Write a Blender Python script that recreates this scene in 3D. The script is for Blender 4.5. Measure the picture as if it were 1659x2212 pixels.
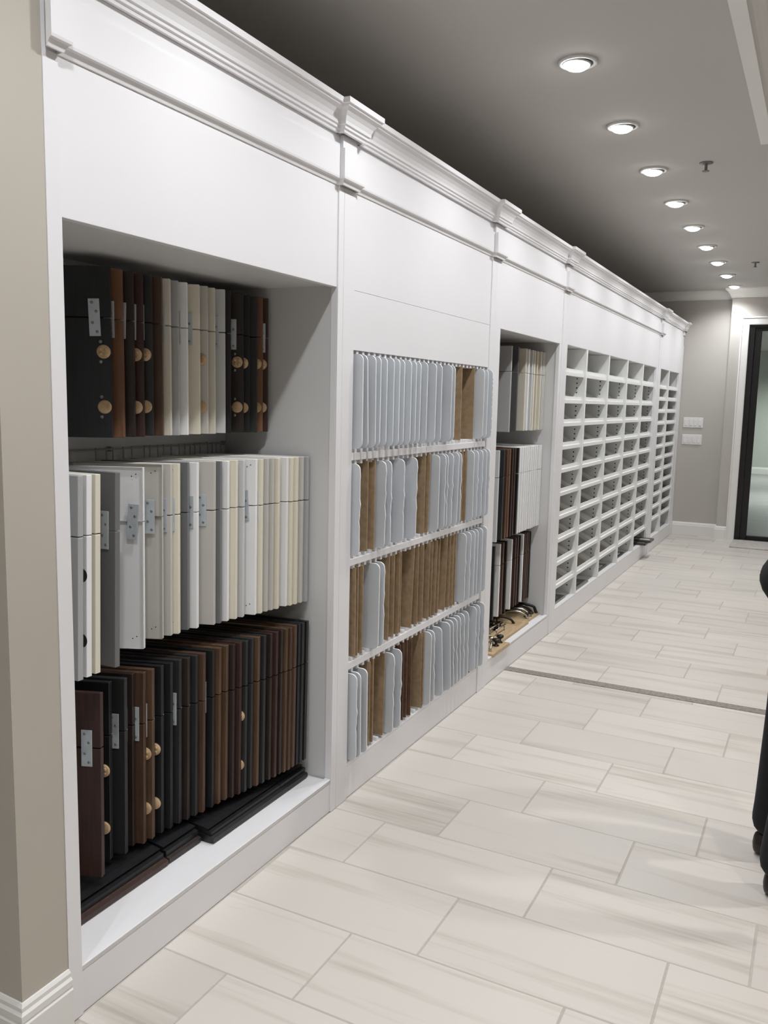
import bpy, bmesh, math, random
from mathutils import Vector, Matrix
random.seed(7)
for o in list(bpy.data.objects): bpy.data.objects.remove(o)
SC = bpy.context.scene
COL = SC.collection

# ------------------------------------------------------------------ camera
YAW, PIT, ROL, FPX = 0.47292, 0.13092, 0.021868, 1825.5
CAM = Vector((1.482, 0.0, 1.49))
def _camera():
    f = Vector((-math.sin(YAW)*math.cos(PIT), math.cos(YAW)*math.cos(PIT), -math.sin(PIT)))
    r = Vector((math.cos(YAW), math.sin(YAW), 0)); u = r.cross(f)
    r2 = r*math.cos(ROL)+u*math.sin(ROL); u2 = -r*math.sin(ROL)+u*math.cos(ROL)
    m = Matrix(((r2.x, u2.x, -f.x, CAM.x), (r2.y, u2.y, -f.y, CAM.y), (r2.z, u2.z, -f.z, CAM.z), (0, 0, 0, 1)))
    cd = bpy.data.cameras.new('camera'); cam = bpy.data.objects.new('camera', cd); COL.objects.link(cam)
    cam.matrix_world = m
    cd.sensor_fit = 'VERTICAL'; cd.sensor_height = 36.0; cd.lens = FPX/2212*36.0
    cd.clip_start = 0.05; cd.clip_end = 100
    SC.camera = cam
_camera()
# ------------------------------------------------------------------ world, exposure
w = bpy.data.worlds.new('world'); SC.world = w; w.use_nodes = True
w.node_tree.nodes['Background'].inputs[0].default_value = (0.8, 0.85, 0.9, 1)
w.node_tree.nodes['Background'].inputs[1].default_value = 0.05
SC.view_settings.view_transform = 'Standard'; SC.view_settings.look = 'None'
SC.view_settings.gamma = 1.0; SC.view_settings.use_curve_mapping = False
SC.view_settings.exposure = 0.04
SPOT_W = 44.0                      # watts of one wall-washing downlight
SPOT_COL = (0.955, 0.975, 1.0)
ROOM_FILL_W = 100.0                      # watts of one unseen fill downlight added to the room
ROOM_FILL_COL = (1.0, 0.975, 0.94)
CEIL = 2.80
YFAR = 10.40

# ------------------------------------------------------------------ materials
MATS = {}
def lin(c):
    return tuple((v/12.92 if v <= 0.04045 else ((v+0.055)/1.055)**2.4) for v in [k/255 for k in c])
def mat(name, rgb, rough=0.5, metal=0.0, noise=0.0, nscale=20.0, stretch=(1, 1, 1), bump=0.0, dark=None, spec=0.5, rnd=0.0):
    """Principled with procedural colour variation; rgb and dark are sRGB 0..255."""
    if name in MATS: return MATS[name]
    m = bpy.data.materials.new(name); m.use_nodes = True; MATS[name] = m
    nt = m.node_tree; N = nt.nodes; L = nt.links; b = N['Principled BSDF']
    b.inputs['Roughness'].default_value = rough; b.inputs['Metallic'].default_value = metal
    b.inputs['Specular IOR Level'].default_value = spec
    c = lin(rgb); d = lin(dark) if dark else tuple(v*(1-noise) for v in c)
    tc = N.new('ShaderNodeTexCoord'); mp = N.new('ShaderNodeMapping'); mp.inputs['Scale'].default_value = stretch
    L.new(tc.outputs['Object'], mp.inputs['Vector'])
    oi = N.new('ShaderNodeObjectInfo'); ad = N.new('ShaderNodeVectorMath'); ad.operation = 'ADD'
    ml = N.new('ShaderNodeMath'); ml.operation = 'MULTIPLY'; ml.inputs[1].default_value = 37.0
    L.new(oi.outputs['Random'], ml.inputs[0]); L.new(mp.outputs[0], ad.inputs[0]); L.new(ml.outputs[0], ad.inputs[1])
    nz = N.new('ShaderNodeTexNoise'); nz.inputs['Scale'].default_value = nscale; nz.inputs['Detail'].default_value = 5
    L.new(ad.outputs[0], nz.inputs['Vector'])
    rp = N.new('ShaderNodeValToRGB'); rp.color_ramp.elements[0].position = 0.3; rp.color_ramp.elements[1].position = 0.62
    rp.color_ramp.elements[0].color = (*d, 1); rp.color_ramp.elements[1].color = (*c, 1)
    L.new(nz.outputs['Fac'], rp.inputs['Fac'])
    if rnd:
        hs = N.new('ShaderNodeHueSaturation'); mr = N.new('ShaderNodeMapRange')
        mr.inputs['To Min'].default_value = 1-rnd; mr.inputs['To Max'].default_value = 1+rnd
        L.new(oi.outputs['Random'], mr.inputs['Value']); L.new(mr.outputs[0], hs.inputs['Value'])
        L.new(rp.outputs[0], hs.inputs['Color']); L.new(hs.outputs[0], b.inputs['Base Color'])
    else:
        L.new(rp.outputs[0], b.inputs['Base Color'])
    if bump:
        bp = N.new('ShaderNodeBump'); bp.inputs['Strength'].default_value = bump; bp.inputs['Distance'].default_value = 0.002
        L.new(nz.outputs['Fac'], bp.inputs['Height']); L.new(bp.outputs[0], b.inputs['Normal'])
    return m
def emis(name, rgb, s):
    m = bpy.data.materials.new(name); m.use_nodes = True; nt = m.node_tree
    nt.nodes.remove(nt.nodes['Principled BSDF']); e = nt.nodes.new('ShaderNodeEmission')
    e.inputs[0].default_value = (*rgb, 1); e.inputs[1].default_value = s
    nt.links.new(e.outputs[0], nt.nodes['Material Output'].inputs[0]); return m
M = dict(
    white=mat('white_lacquer', (236, 235, 237), 0.38, noise=0.015, nscale=3),
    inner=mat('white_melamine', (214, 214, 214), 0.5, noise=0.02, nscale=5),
    cubby=mat('cubby_melamine', (238, 239, 237), 0.5, noise=0.02, nscale=5),
    trim=mat('white_trim_paint', (234, 233, 230), 0.4, noise=0.015, nscale=4),
    taupe=mat('taupe_wall_paint', (190, 183, 172), 0.75, noise=0.03, nscale=2.5, bump=0.05),
    greywall=mat('grey_wall_paint', (190, 186, 180), 0.75, noise=0.03, nscale=2.5),
    ceiling=mat('ceiling_paint', (196, 193, 189), 0.85, noise=0.015, nscale=1.5),
    grout=mat('grout', (184, 178, 170), 0.9, noise=0.08, nscale=60),
    steel=mat('galvanised_steel', (198, 206, 211), 0.45, 0.25, noise=0.12, nscale=35),
    chrome=mat('brushed_nickel', (205, 200, 190), 0.22, 1.0, noise=0.05, nscale=40),
    bronze=mat('dark_bronze', (62, 54, 48), 0.35, 0.7, noise=0.2, nscale=40),
    blackmetal=mat('black_metal', (22, 22, 23), 0.35, 0.2, noise=0.1, nscale=20),
    wire=mat('grey_wire', (168, 168, 164), 0.45, 0.0, noise=0.1, nscale=40),
    disc=mat('birch_disc', (206, 178, 140), 0.6, dark=(170, 138, 100), nscale=30, stretch=(1, 1, 4)),
    screw=mat('zinc_screw', (150, 152, 150), 0.35, 0.5, noise=0.25, nscale=200),
    ply=mat('plywood', (196, 172, 136), 0.55, dark=(176, 150, 114), nscale=14, stretch=(6, 1, 6)),
    hard=mat('brown_hardboard', (166, 142, 112), 0.75, dark=(148, 124, 95), nscale=45, rnd=0.07),
    hardred=mat('dark_hardboard', (110, 82, 64), 0.75, dark=(92, 66, 51), nscale=45, rnd=0.05),
    panel=mat('grey_sample_face', (205, 209, 214), 0.55, noise=0.05, nscale=9, rnd=0.03),
    paneledge=mat('white_sample_edge', (240, 241, 242), 0.5, noise=0.02, nscale=9),
    chip=mat('chipped_plaster', (240, 240, 238), 0.8, noise=0.04, nscale=60),
    hole=mat('pin_hole_dark', (40, 40, 40), 0.9),
    seam=mat('joint_shadow_gap', (96, 94, 92), 0.9),
    ring=mat('downlight_trim', (206, 206, 204), 0.35, 0.2),
    strip=mat('mosaic_strip', (150, 141, 134), 0.5, dark=(112, 104, 98), nscale=70),
    matting=mat('grey_stone_slab', (196, 192, 188), 0.7, dark=(176, 172, 168), nscale=22, bump=0.15),
    blackframe=mat('black_door_frame', (16, 16, 17), 0.35, noise=0.1, nscale=8),
    cloth=mat('black_trouser_cloth', (17, 19, 24), 0.85, noise=0.25, nscale=60, bump=0.2),
    top=mat('black_jersey', (20, 21, 25), 0.9, noise=0.2, nscale=60, bump=0.2),
    skin=mat('skin', (205, 160, 135), 0.55, noise=0.06, nscale=30),
    hair=mat('dark_hair', (38, 28, 22), 0.5, noise=0.35, nscale=30, stretch=(8, 8, 1)),
    shoe=mat('dark_shoe_leather', (34, 28, 24), 0.4, noise=0.15, nscale=30),
    eye=mat('eye_dark', (30, 24, 20), 0.2),
)
PAINT = {k: mat('paint_'+k, c, 0.45, noise=0.02, nscale=6) for k, c in dict(
    white=(240, 240, 240), grey=(172, 173, 174), dgrey=(112, 113, 115), slate=(92, 94, 96), cream=(228, 222, 204),
    beige=(214, 208, 194), greige=(198, 195, 189), lgrey=(206, 207, 208), char=(82, 82, 82)).items()}
WOOD = {k: mat('stain_'+k, c, 0.4, dark=d, nscale=9, stretch=(9, 9, 1)) for k, c, d in [
    ('black', (30, 31, 33), (22, 22, 24)), ('espresso', (48, 38, 34), (36, 28, 25)), ('brown', (84, 62, 48), (68, 49, 37)),
    ('red', (66, 43, 37), (52, 34, 29)), ('amber', (122, 86, 62), (102, 70, 49)), ('slate', (44, 45, 46), (36, 37, 38)),
    ('walnut', (94, 72, 54), (76, 56, 41))]}
def tile_mat():
    m = bpy.data.materials.new('porcelain_floor_tile'); m.use_nodes = True; nt = m.node_tree; N = nt.nodes; L = nt.links; b = N['Principled BSDF']
    b.inputs['Roughness'].default_value = 0.42; b.inputs['Specular IOR Level'].default_value = 0.4
    tc = N.new('ShaderNodeTexCoord'); oi = N.new('ShaderNodeObjectInfo')
    def layer(scale, sx, sy, lo, hi, off):
        mp = N.new('ShaderNodeMapping'); mp.inputs['Scale'].default_value = (sx, sy, 1); mp.inputs['Rotation'].default_value = (0, 0, 0.06)
        L.new(tc.outputs['Object'], mp.inputs['Vector'])
        ml = N.new('ShaderNodeMath'); ml.operation = 'MULTIPLY_ADD'; ml.inputs[1].default_value = 61.0; ml.inputs[2].default_value = off
        L.new(oi.outputs['Random'], ml.inputs[0]); ad = N.new('ShaderNodeVectorMath'); L.new(mp.outputs[0], ad.inputs[0]); L.new(ml.outputs[0], ad.inputs[1])
        nz = N.new('ShaderNodeTexNoise'); nz.inputs['Scale'].default_value = scale; nz.inputs['Detail'].default_value = 6; nz.inputs['Distortion'].default_value = 0.4
        L.new(ad.outputs[0], nz.inputs['Vector']); mr = N.new('ShaderNodeMapRange'); mr.inputs['From Min'].default_value = lo; mr.inputs['From Max'].default_value = hi
        L.new(nz.outputs['Fac'], mr.inputs['Value']); return mr
    a = layer(1.0, 0.8, 11, 0.36, 0.58, 0); c = layer(1.0, 2.0, 70, 0.3, 0.62, 9)
    mul = N.new('ShaderNodeMath'); mul.operation = 'MULTIPLY_ADD'; mul.inputs[1].default_value = 0.68; L.new(a.outputs[0], mul.inputs[0])
    m3 = N.new('ShaderNodeMath'); m3.operation = 'MULTIPLY'; m3.inputs[1].default_value = 0.32; L.new(c.outputs[0], m3.inputs[0]); L.new(m3.outputs[0], mul.inputs[2])
    rp = N.new('ShaderNodeValToRGB'); e = rp.color_ramp.elements
    e[0].position = 0.0; e[0].color = (*lin((178, 171, 162)), 1); e[1].position = 0.6; e[1].color = (*lin((208, 202, 195)), 1)
    q = e.new(0.25); q.color = (*lin((196, 189, 180)), 1)
    L.new(mul.outputs[0], rp.inputs['Fac'])
    hs = N.new('ShaderNodeHueSaturation'); mr = N.new('ShaderNodeMapRange'); mr.inputs['To Min'].default_value = 0.95; mr.inputs['To Max'].default_value = 1.05
    L.new(oi.outputs['Random'], mr.inputs['Value']); L.new(mr.outputs[0], hs.inputs['Value']); L.new(rp.outputs[0], hs.inputs['Color'])
    L.new(hs.outputs[0], b.inputs['Base Color']); return m
M['tile'] = tile_mat()
def glass_mat():
    m = bpy.data.materials.new('door_glass'); m.use_nodes = True; nt = m.node_tree; b = nt.nodes['Principled BSDF']
    b.inputs['Base Color'].default_value = (0.95, 0.985, 0.975, 1); b.inputs['Roughness'].default_value = 0.02
    b.inputs['Transmission Weight'].default_value = 1.0; b.inputs['IOR'].default_value = 1.1
    return m
M['glass'] = glass_mat()

# ------------------------------------------------------------------ helpers
ORD = ['first', 'second', 'third', 'fourth', 'fifth', 'sixth', 'seventh', 'eighth', 'ninth', 'tenth', 'eleventh', 'twelfth', 'thirteenth',
       'fourteenth', 'fifteenth', 'sixteenth', 'seventeenth', 'eighteenth', 'nineteenth', 'twentieth']
def nth(i):
    if i < 20: return ORD[i]
    t = ['twenty', 'thirty'][(i+1)//10-2]; r = (i+1) % 10
    return (t[:-1]+'ieth') if r == 0 else t+'-'+ORD[r-1]
def link(name, me, m=None, parent=None, loc=None):
    o = bpy.data.objects.new(name, me); COL.objects.link(o)
    if m is not None and me is not None and not me.materials: me.materials.append(m)
    if parent is not None: o.parent = parent
    if loc is not None: o.location = loc
    return o
def thing(name, label, cat, loc=(0, 0, 0), rot=(0, 0, 0), group=None):
    o = bpy.data.objects.new(name, None); o.empty_display_size = 0.05; COL.objects.link(o)
    o.location = loc; o.rotation_euler = rot
    tag(o, label, cat, group); return o
def tag(o, label=None, cat=None, group=None, kind=None):
    if label: o['label'] = label
    if cat: o['category'] = cat
    if group: o['group'] = group
    if kind: o['kind'] = kind
    return o
def struct(o): o['kind'] = 'structure'; return o
def to_mesh(bm, name='m', smooth=False):
    bmesh.ops.recalc_face_normals(bm, faces=bm.faces)
    me = bpy.data.meshes.new(name); bm.to_mesh(me); bm.free()
    if smooth:
        for p in me.polygons: p.use_smooth = True
    return me
def addbox(bm, x0, x1, y0, y1, z0, z1, mi=0):
    vs = [bm.verts.new(p) for p in ((x0, y0, z0), (x1, y0, z0), (x1, y1, z0), (x0, y1, z0), (x0, y0, z1), (x1, y0, z1), (x1, y1, z1), (x0, y1, z1))]
    for f in ((3, 2, 1, 0), (4, 5, 6, 7), (0, 1, 5, 4), (1, 2, 6, 5), (2, 3, 7, 6), (3, 0, 4, 7)):
        bm.faces.new([vs[i] for i in f]).material_index = mi
    return vs
def boxmesh(x0, x1, y0, y1, z0, z1, bev=0.0):
    bm = bmesh.new(); addbox(bm, x0, x1, y0, y1, z0, z1)
    if bev: bmesh.ops.bevel(bm, geom=list(bm.edges), offset=bev, segments=1, affect='EDGES', clamp_overlap=True)
    return to_mesh(bm)
def box(name, x0, x1, y0, y1, z0, z1, m, parent=None, bev=0.0):
    """World-coordinate box; the object's origin sits at its parent's base."""
    ox, oy, oz = parent.location if parent is not None else (0, 0, 0)
    return link(name, boxmesh(x0-ox, x1-ox, y0-oy, y1-oy, z0-oz, z1-oz, bev), m, parent)
def boxes(name, lst, m, parent=None, bev=0.0):
    ox, oy, oz = parent.location if parent is not None else (0, 0, 0)
    bm = bmesh.new()
    for x0, x1, y0, y1, z0, z1 in lst: addbox(bm, x0-ox, x1-ox, y0-oy, y1-oy, z0-oz, z1-oz)
    if bev: bmesh.ops.bevel(bm, geom=list(bm.edges), offset=bev, segments=1, affect='EDGES', clamp_overlap=True)
    return link(name, to_mesh(bm), m, parent)
def sweepmesh(profile, path, side=1, closed=False, off=(0, 0, 0)):
    """profile: (d, z) closed polygon; path: (x, y) polyline, mitred; d is measured to the right (side=1) of travel."""
    bm = bmesh.new(); n = len(path); rings = []
    def nrm(a, b):
        d = Vector((b[0]-a[0], b[1]-a[1])).normalized(); return Vector((d.y, -d.x))*side
    for i, p in enumerate(path):
        ns = []
        if i > 0 or closed: ns.append(nrm(path[i-1], p))
        if i < n-1 or closed: ns.append(nrm(p, path[(i+1) % n]))
        if len(ns) == 2:
            s = ns[0]+ns[1]; k = s*(2.0/max(s.length_squared, 1e-6))
        else: k = ns[0]
        rings.append([bm.verts.new((p[0]+k.x*d-off[0], p[1]+k.y*d-off[1], z-off[2])) for d, z in profile])
    m = len(profile)
    for i in range(n if closed else n-1):
        a, b = rings[i], rings[(i+1) % n]
        for j in range(m): bm.faces.new((a[j], a[(j+1) % m], b[(j+1) % m], b[j]))
    if not closed:
        bm.faces.new(rings[0]); bm.faces.new(rings[-1])
    return to_mesh(bm)
def sweep(name, profile, path, m, parent=None, side=1, closed=False):
    return link(name, sweepmesh(profile, path, side, closed, parent.location if parent is not None else (0, 0, 0)), m, parent)
def cylmesh(r, h, seg=16, axis='Z', r2=None, z0=0.0, smooth=False):
    bm = bmesh.new(); bmesh.ops.create_cone(bm, cap_ends=True, segments=seg, radius1=r, radius2=r if r2 is None else r2, depth=h)
    bmesh.ops.translate(bm, verts=bm.verts, vec=(0, 0, h/2+z0))
    if axis == 'Y': bmesh.ops.rotate(bm, verts=bm.verts, cent=(0, 0, 0), matrix=Matrix.Rotation(math.pi/2, 3, 'X'))
    if axis == 'X': bmesh.ops.rotate(bm, verts=bm.verts, cent=(0, 0, 0), matrix=Matrix.Rotation(math.pi/2, 3, 'Y'))
    return to_mesh(bm, smooth=smooth)
def tubemesh(pts, r, seg=8, flat=1.0):
    bm = bmesh.new(); rings = []; n = len(pts); pts = [Vector(p) for p in pts]
    for i, p in enumerate(pts):
        d = (pts[min(i+1, n-1)]-pts[max(i-1, 0)]).normalized()
        a = d.cross(Vector((0, 0, 1)))
        if a.length < 0.05: a = d.cross(Vector((1, 0, 0)))
        a.normalize(); b = d.cross(a).normalized(); rr = r[i] if isinstance(r, (list, tuple)) else r
        rings.append([bm.verts.new(p+a*rr*math.cos(t*2*math.pi/seg)+b*rr*flat*math.sin(t*2*math.pi/seg)) for t in range(seg)])
    for i in range(n-1):
        for j in range(seg): bm.faces.new((rings[i][j], rings[i][(j+1) % seg], rings[i+1][(j+1) % seg], rings[i+1][j]))
    bm.faces.new(rings[0]); bm.faces.new(rings[-1])
    return to_mesh(bm, smooth=True)
def lathemesh(prof, seg=20):
    bm = bmesh.new(); rings = []
    for r, z in prof:
        if r < 1e-6: rings.append([bm.verts.new((0, 0, z))])
        else: rings.append([bm.verts.new((r*math.cos(t*2*math.pi/seg), r*math.sin(t*2*math.pi/seg), z)) for t in range(seg)])
    for a, b in zip(rings, rings[1:]):
        for j in range(seg):
            q = [a[j % len(a)], a[(j+1) % len(a)], b[(j+1) % len(b)], b[j % len(b)]]
            u = list(dict.fromkeys(q))
            if len(u) > 2: bm.faces.new(u)
    return to_mesh(bm, smooth=True)

# ================================================================== SETTING
# floor: grout slab with every tile a piece of its own
floor = struct(box('floor', -0.62, 5.0, -3.0, YFAR, -0.06, -0.0013, M['grout']))
TL, TW, RP = 0.6096, 0.3048, 0.3055
tile_cache = {}
def floor_tile(x0, x1, y0, y1):
    key = (round(x1-x0, 3), round(y1-y0, 3))
    if key not in tile_cache:
        tile_cache[key] = boxmesh(-key[0]/2, key[0]/2, -key[1]/2, key[1]/2, -0.012, 0.0, 0.0012)
        tile_cache[key].materials.append(M['tile'])
    return link('floor_tile', tile_cache[key], None, floor, ((x0+x1)/2, (y0+y1)/2, 0))
STRIP0, STRIP1 = 4.420, 4.494
def tile_row(y0, y1, jx, xa, xb):
    if y1-y0 < 0.02: return
    x = jx-math.ceil((jx-xa)/TL)*TL
    while x < xb:
        a, b = max(x, xa), min(x+TL, xb)
        if b-a > 0.03: floor_tile(a+0.0026, b-0.0026, y0+0.0022, y1-0.0022)
        x += TL
XW = 0.0015
k = -8
while True:
    y1 = 1.631+RP*k; y0 = y1-RP
    if y0 >= STRIP0: break
    if y1 > -0.6: tile_row(max(y0, -0.6), min(y1, STRIP0), 0.217+0.2016*k, XW if y1 > 1.2 else -0.6, 3.05)
    k += 1
k = 0
while True:
    y0 = STRIP1+RP*k; y1 = y0+RP
    if y0 >= YFAR-0.02: break
    tile_row(y0, min(y1, YFAR-0.004), 0.508-0.2032*k, XW, 3.05)
    k += 1
m_big = boxmesh(0, 1.95, 0, 11.0, -0.012, 0.0); m_big.materials.append(M['tile'])
o = link('tile_field', m_big, None, floor, (3.05, -0.6, 0)); o['kind'] = 'stuff'
m_big2 = boxmesh(0, 5.6, 0, 2.4, -0.012, 0.0); m_big2.materials.append(M['tile'])
o = link('tile_field', m_big2, None, floor, (-0.6, -3.0, 0)); o['kind'] = 'stuff'
trim_1 = struct(box('trim_1', 0.0, 4.99, STRIP0+0.002, STRIP1-0.002, -0.012, 0.0015, M['strip']))
trim_1['label'] = 'dark grey-brown mosaic strip set across the tiled floor'

# ceiling with a tray recess
TX0, TX1, TY0, TY1 = 1.12, 4.2, -2.0, 4.72
bm = bmesh.new()
for a in ((-0.62, TX0, -3.0, YFAR), (TX1, 5.0, -3.0, YFAR), (TX0, TX1, -3.0, TY0), (TX0, TX1, TY1, YFAR)):
    addbox(bm, a[0], a[1], a[2], a[3], CEIL, CEIL+0.3)
addbox(bm, TX0, TX1, TY0, TY1, CEIL+0.26, CEIL+0.3)
ceiling = struct(link('ceiling', to_mesh(bm), M['ceiling']))
tray = [(0.0, CEIL-0.001), (-0.012, CEIL-0.001), (-0.012, CEIL-0.016), (0.042, CEIL-0.016), (0.046, CEIL-0.004), (0.052, CEIL+0.008), (0.066, CEIL+0.024), (0.086, CEIL+0.044),
        (0.090, CEIL+0.054), (0.098, CEIL+0.056), (0.098, CEIL+0.07), (0.108, CEIL+0.082), (0.116, CEIL+0.1), (0.118, CEIL+0.13), (0.0, CEIL+0.13)]
trim_2 = struct(sweep('trim_2', tray, [(TX0, TY0), (TX0, TY1), (TX1, TY1), (TX1, TY0)], M['trim'], side=1, closed=True))
trim_2['label'] = 'white stepped crown moulding round the ceiling recess'

# walls
wall_left = struct(box('wall_left', -4.0, 0.004, 1.175, 1.3045, 0, CEIL, M['taupe']))
wall_back = struct(box('wall_back', -0.70, -0.62, 1.3045, YFAR, 0, CEIL, M['greywall']))
wall_side = struct(box('wall_right', 5.0, 5.1, -3.0, YFAR, 0, CEIL, M['greywall']))
wall_near = struct(box('wall_near', -4.0, 5.0, -3.1, -3.0, 0, CEIL, M['taupe']))
wall_fl = struct(box('wall_near_left', -4.1, -4.0, -3.1, 1.3, 0, CEIL, M['taupe']))
struct(box('floor_near_left', -4.0, -0.62, -3.0, 1.3, -0.06, 0.0, M['tile']))
struct(box('ceiling_near_left', -4.0, -0.62, -3.0, 1.3, CEIL, CEIL+0.1, M['ceiling']))
# far wall, with the door bay standing forward of it
DX0, DX1, DZ = 0.70, 1.80, 2.404     # clear opening of the door
BAY = 10.27
bm = bmesh.new()
addbox(bm, -0.62, 0.503, YFAR, YFAR+0.12, 0, CEIL)
addbox(bm, 0.503, DX0, BAY, YFAR+0.12, 0, CEIL)
addbox(bm, DX1, 5.0, BAY, YFAR+0.12, 0, CEIL)
addbox(bm, DX0, DX1, BAY, YFAR+0.12, DZ, CEIL)
wall_far = struct(link('wall_far', to_mesh(bm), M['greywall']))
bb = [(0, 0), (0.016, 0), (0.016, 0.115), (0.013, 0.122), (0.013, 0.132), (0.010, 0.138), (0.008, 0.146), (0.004, 0.152), (0, 0.152)]
struct(sweep('baseboard_far', bb, [(0.006, YFAR), (0.503, YFAR), (0.503, BAY), (0.612, BAY)], M['trim'], side=1))
struct(sweep('baseboard_far_right', bb, [(1.89, BAY), (5.0, BAY)], M['trim'], side=1))
bl = [(0, 0), (0.016, 0), (0.016, 0.098), (0.012, 0.103), (0.014, 0.108), (0.014, 0.122), (0.009, 0.128), (0.009, 0.138), (0.004, 0.145), (0, 0.145)]
struct(sweep('baseboard_left', bl, [(-4.0, 1.175), (0.004, 1.175), (0.004, 1.3045)], M['trim'], side=1))
cr = [(0, CEIL-0.1), (0.012, CEIL-0.1), (0.014, CEIL-0.086), (0.02, CEIL-0.08), (0.03, CEIL-0.06), (0.048, CEIL-0.036), (0.062, CEIL-0.024), (0.066, CEIL-0.014), (0.074, CEIL-0.012), (0.074, CEIL), (0, CEIL)]
trim_3 = struct(sweep('trim_3', cr, [(-0.62, YFAR), (0.503, YFAR), (0.503, BAY), (5.0, BAY)], M['trim'], side=1))
trim_3['label'] = 'white crown moulding along the top of the far wall'
# door: casing, black frame, glass
door = thing('door_1', 'glass door in a black frame with white casing in the far wall', 'door', ((DX0+DX1)/2, BAY, 0)); door['kind'] = 'structure'
del door['category']
cas = [(0, 0.0), (0.088, 0.0), (0.088, 0.022), (0.074, 0.026), (0.070, 0.018), (0.012, 0.014), (0.004, 0.012), (0, 0.006)]
def casing(x0, x1, zt):
    # mitred casing swept in the plane of the wall
    bm = bmesh.new(); path = [(x0, 0), (x0, zt), (x1, zt), (x1, 0)]; rings = []
    for i, (x, z) in enumerate(path):
        sx = -1 if i < 2 else 1; sz = 0 if i in (0, 3) else 1
        rings.append([bm.verts.new((x+sx*d-door.location.x, BAY-t-0.0005-BAY, z+sz*d)) for d, t in cas])
    for a, b in zip(rings, rings[1:]):
        for j in range(len(cas)): bm.faces.new((a[j], a[(j+1) % len(cas)], b[(j+1) % len(cas)], b[j]))
    bm.faces.new(rings[0]); bm.faces.new(rings[-1])
    return link('casing', to_mesh(bm), M['trim'], door)
casing(DX0, DX1, DZ)
boxes('jamb', [(DX0, DX0+0.055, BAY+0.01, YFAR+0.1, 0, DZ), (DX1-0.055, DX1, BAY+0.01, YFAR+0.1, 0, DZ), (DX0+0.055, DX1-0.055, BAY+0.01, YFAR+0.1, DZ-0.03, DZ)], M['blackframe'], door)
boxes('door_leaf', [(DX0+0.057, DX0+0.125, BAY+0.03, BAY+0.075, 0.015, DZ-0.032), (DX1-0.125, DX1-0.057, BAY+0.03, BAY+0.075, 0.015, DZ-0.032),
                    (DX0+0.125, DX1-0.125, BAY+0.03, BAY+0.075, DZ-0.066, DZ-0.032), (DX0+0.125, DX1-0.125, BAY+0.03, BAY+0.075, 0.015, 0.068)], M['blackframe'], door, 0.003)
box('pane', DX0+0.125, DX1-0.125, BAY+0.05, BAY+0.056, 0.068, DZ-0.066, M['glass'], door)
box('hinge', DX0+0.048, DX0+0.066, BAY+0.018, BAY+0.03, 0.22, 0.31, M['blackmetal'], door, 0.002)
slab = box('threshold_mat', 0.70, 1.86, 9.73, 10.25, 0.0, 0.018, M['matting'], None, 0.004)
tag(slab, 'light grey mat lying on the tiles before the black door', 'mat')
# the room beyond the glass door
rf = boxmesh(0, 5.0, 0, 11.5, -0.05, 0.0); rf.materials.append(mat('grey_floor_tile', (158, 158, 156), 0.4, dark=(138, 138, 136), nscale=3, stretch=(1, 6, 1)))
struct(link('floor_beyond', rf, None, None, (-1.4, YFAR+0.1, 0)))
M['beyond'] = mat('pale_grey_green_paint', (196, 200, 192), 0.8, noise=0.02, nscale=2)
struct(box('wall_beyond', -1.4, 3.6, 21.3, 21.4, 0, CEIL, M['beyond']))
struct(box('wall_beyond_left', -1.5, -1.4, YFAR+0.12, 21.4, 0, CEIL, M['beyond']))
struct(box('wall_beyond_right', 3.6, 3.7, YFAR+0.12, 21.4, 0, CEIL, M['beyond']))
struct(box('ceiling_beyond', -1.4, 3.6, YFAR+0.12, 21.4, CEIL, CEIL+0.1, M['ceiling']))
struct(sweep('baseboard_beyond', bb, [(-1.4, 21.3), (3.6, 21.3)], M['trim'], side=1))

# ================================================================== DOWNLIGHTS
M['lamp'] = emis('lamp_face', (1.0, 0.98, 0.95), 22.0)
ring_me = lathemesh([(0.058, 0.0), (0.058, -0.006), (0.062, -0.009), (0.070, -0.009), (0.077, -0.005), (0.078, 0.0)], 32); ring_me.materials.append(M['ring'])
well_me = cylmesh(0.058, 0.002, 32); well_me.materials.append(mat('downlight_well', (110, 110, 108), 0.5))
gim_me = lathemesh([(0.0, 0.0), (0.050, 0.0), (0.056, -0.003), (0.056, -0.007), (0.052, -0.009), (0.0, -0.009)], 32); gim_me.materials.append(M['ring'])
lens_me = lathemesh([(0.0, -0.02), (0.018, -0.0185), (0.034, -0.014), (0.045, -0.007), (0.051, 0.0), (0.0, 0.0)], 32); lens_me.materials.append(M['lamp'])
def downlight(x, y, label, watts, col, group, tilt=0.06, size=142, blend=1.0, zc=CEIL, name='ceiling_downlight', sx=-1):
    t = thing(name, label, 'ceiling light', (x, y, zc), group=group)
    link('trim_ring', ring_me, None, t, (0, 0, -0.0002))
    link('well', well_me, None, t, (0, 0, -0.0022))
    g = link('gimbal', gim_me, None, t, (sx*0.004, 0, -0.0026)); g.rotation_euler = (0, tilt, 0)
    link('lens', lens_me, None, g, (0, 0, -0.0088))
    ld = bpy.data.lights.new('downlight_lamp', 'SPOT'); ld.energy = watts; ld.color = col; ld.spot_size = math.radians(size); ld.spot_blend = blend
    ld.shadow_soft_size = 0.035
    lo = bpy.data.objects.new('lamp', ld); COL.objects.link(lo); lo.parent = g; lo.location = (0, 0, -0.036)
    return t
LX = 0.538
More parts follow.
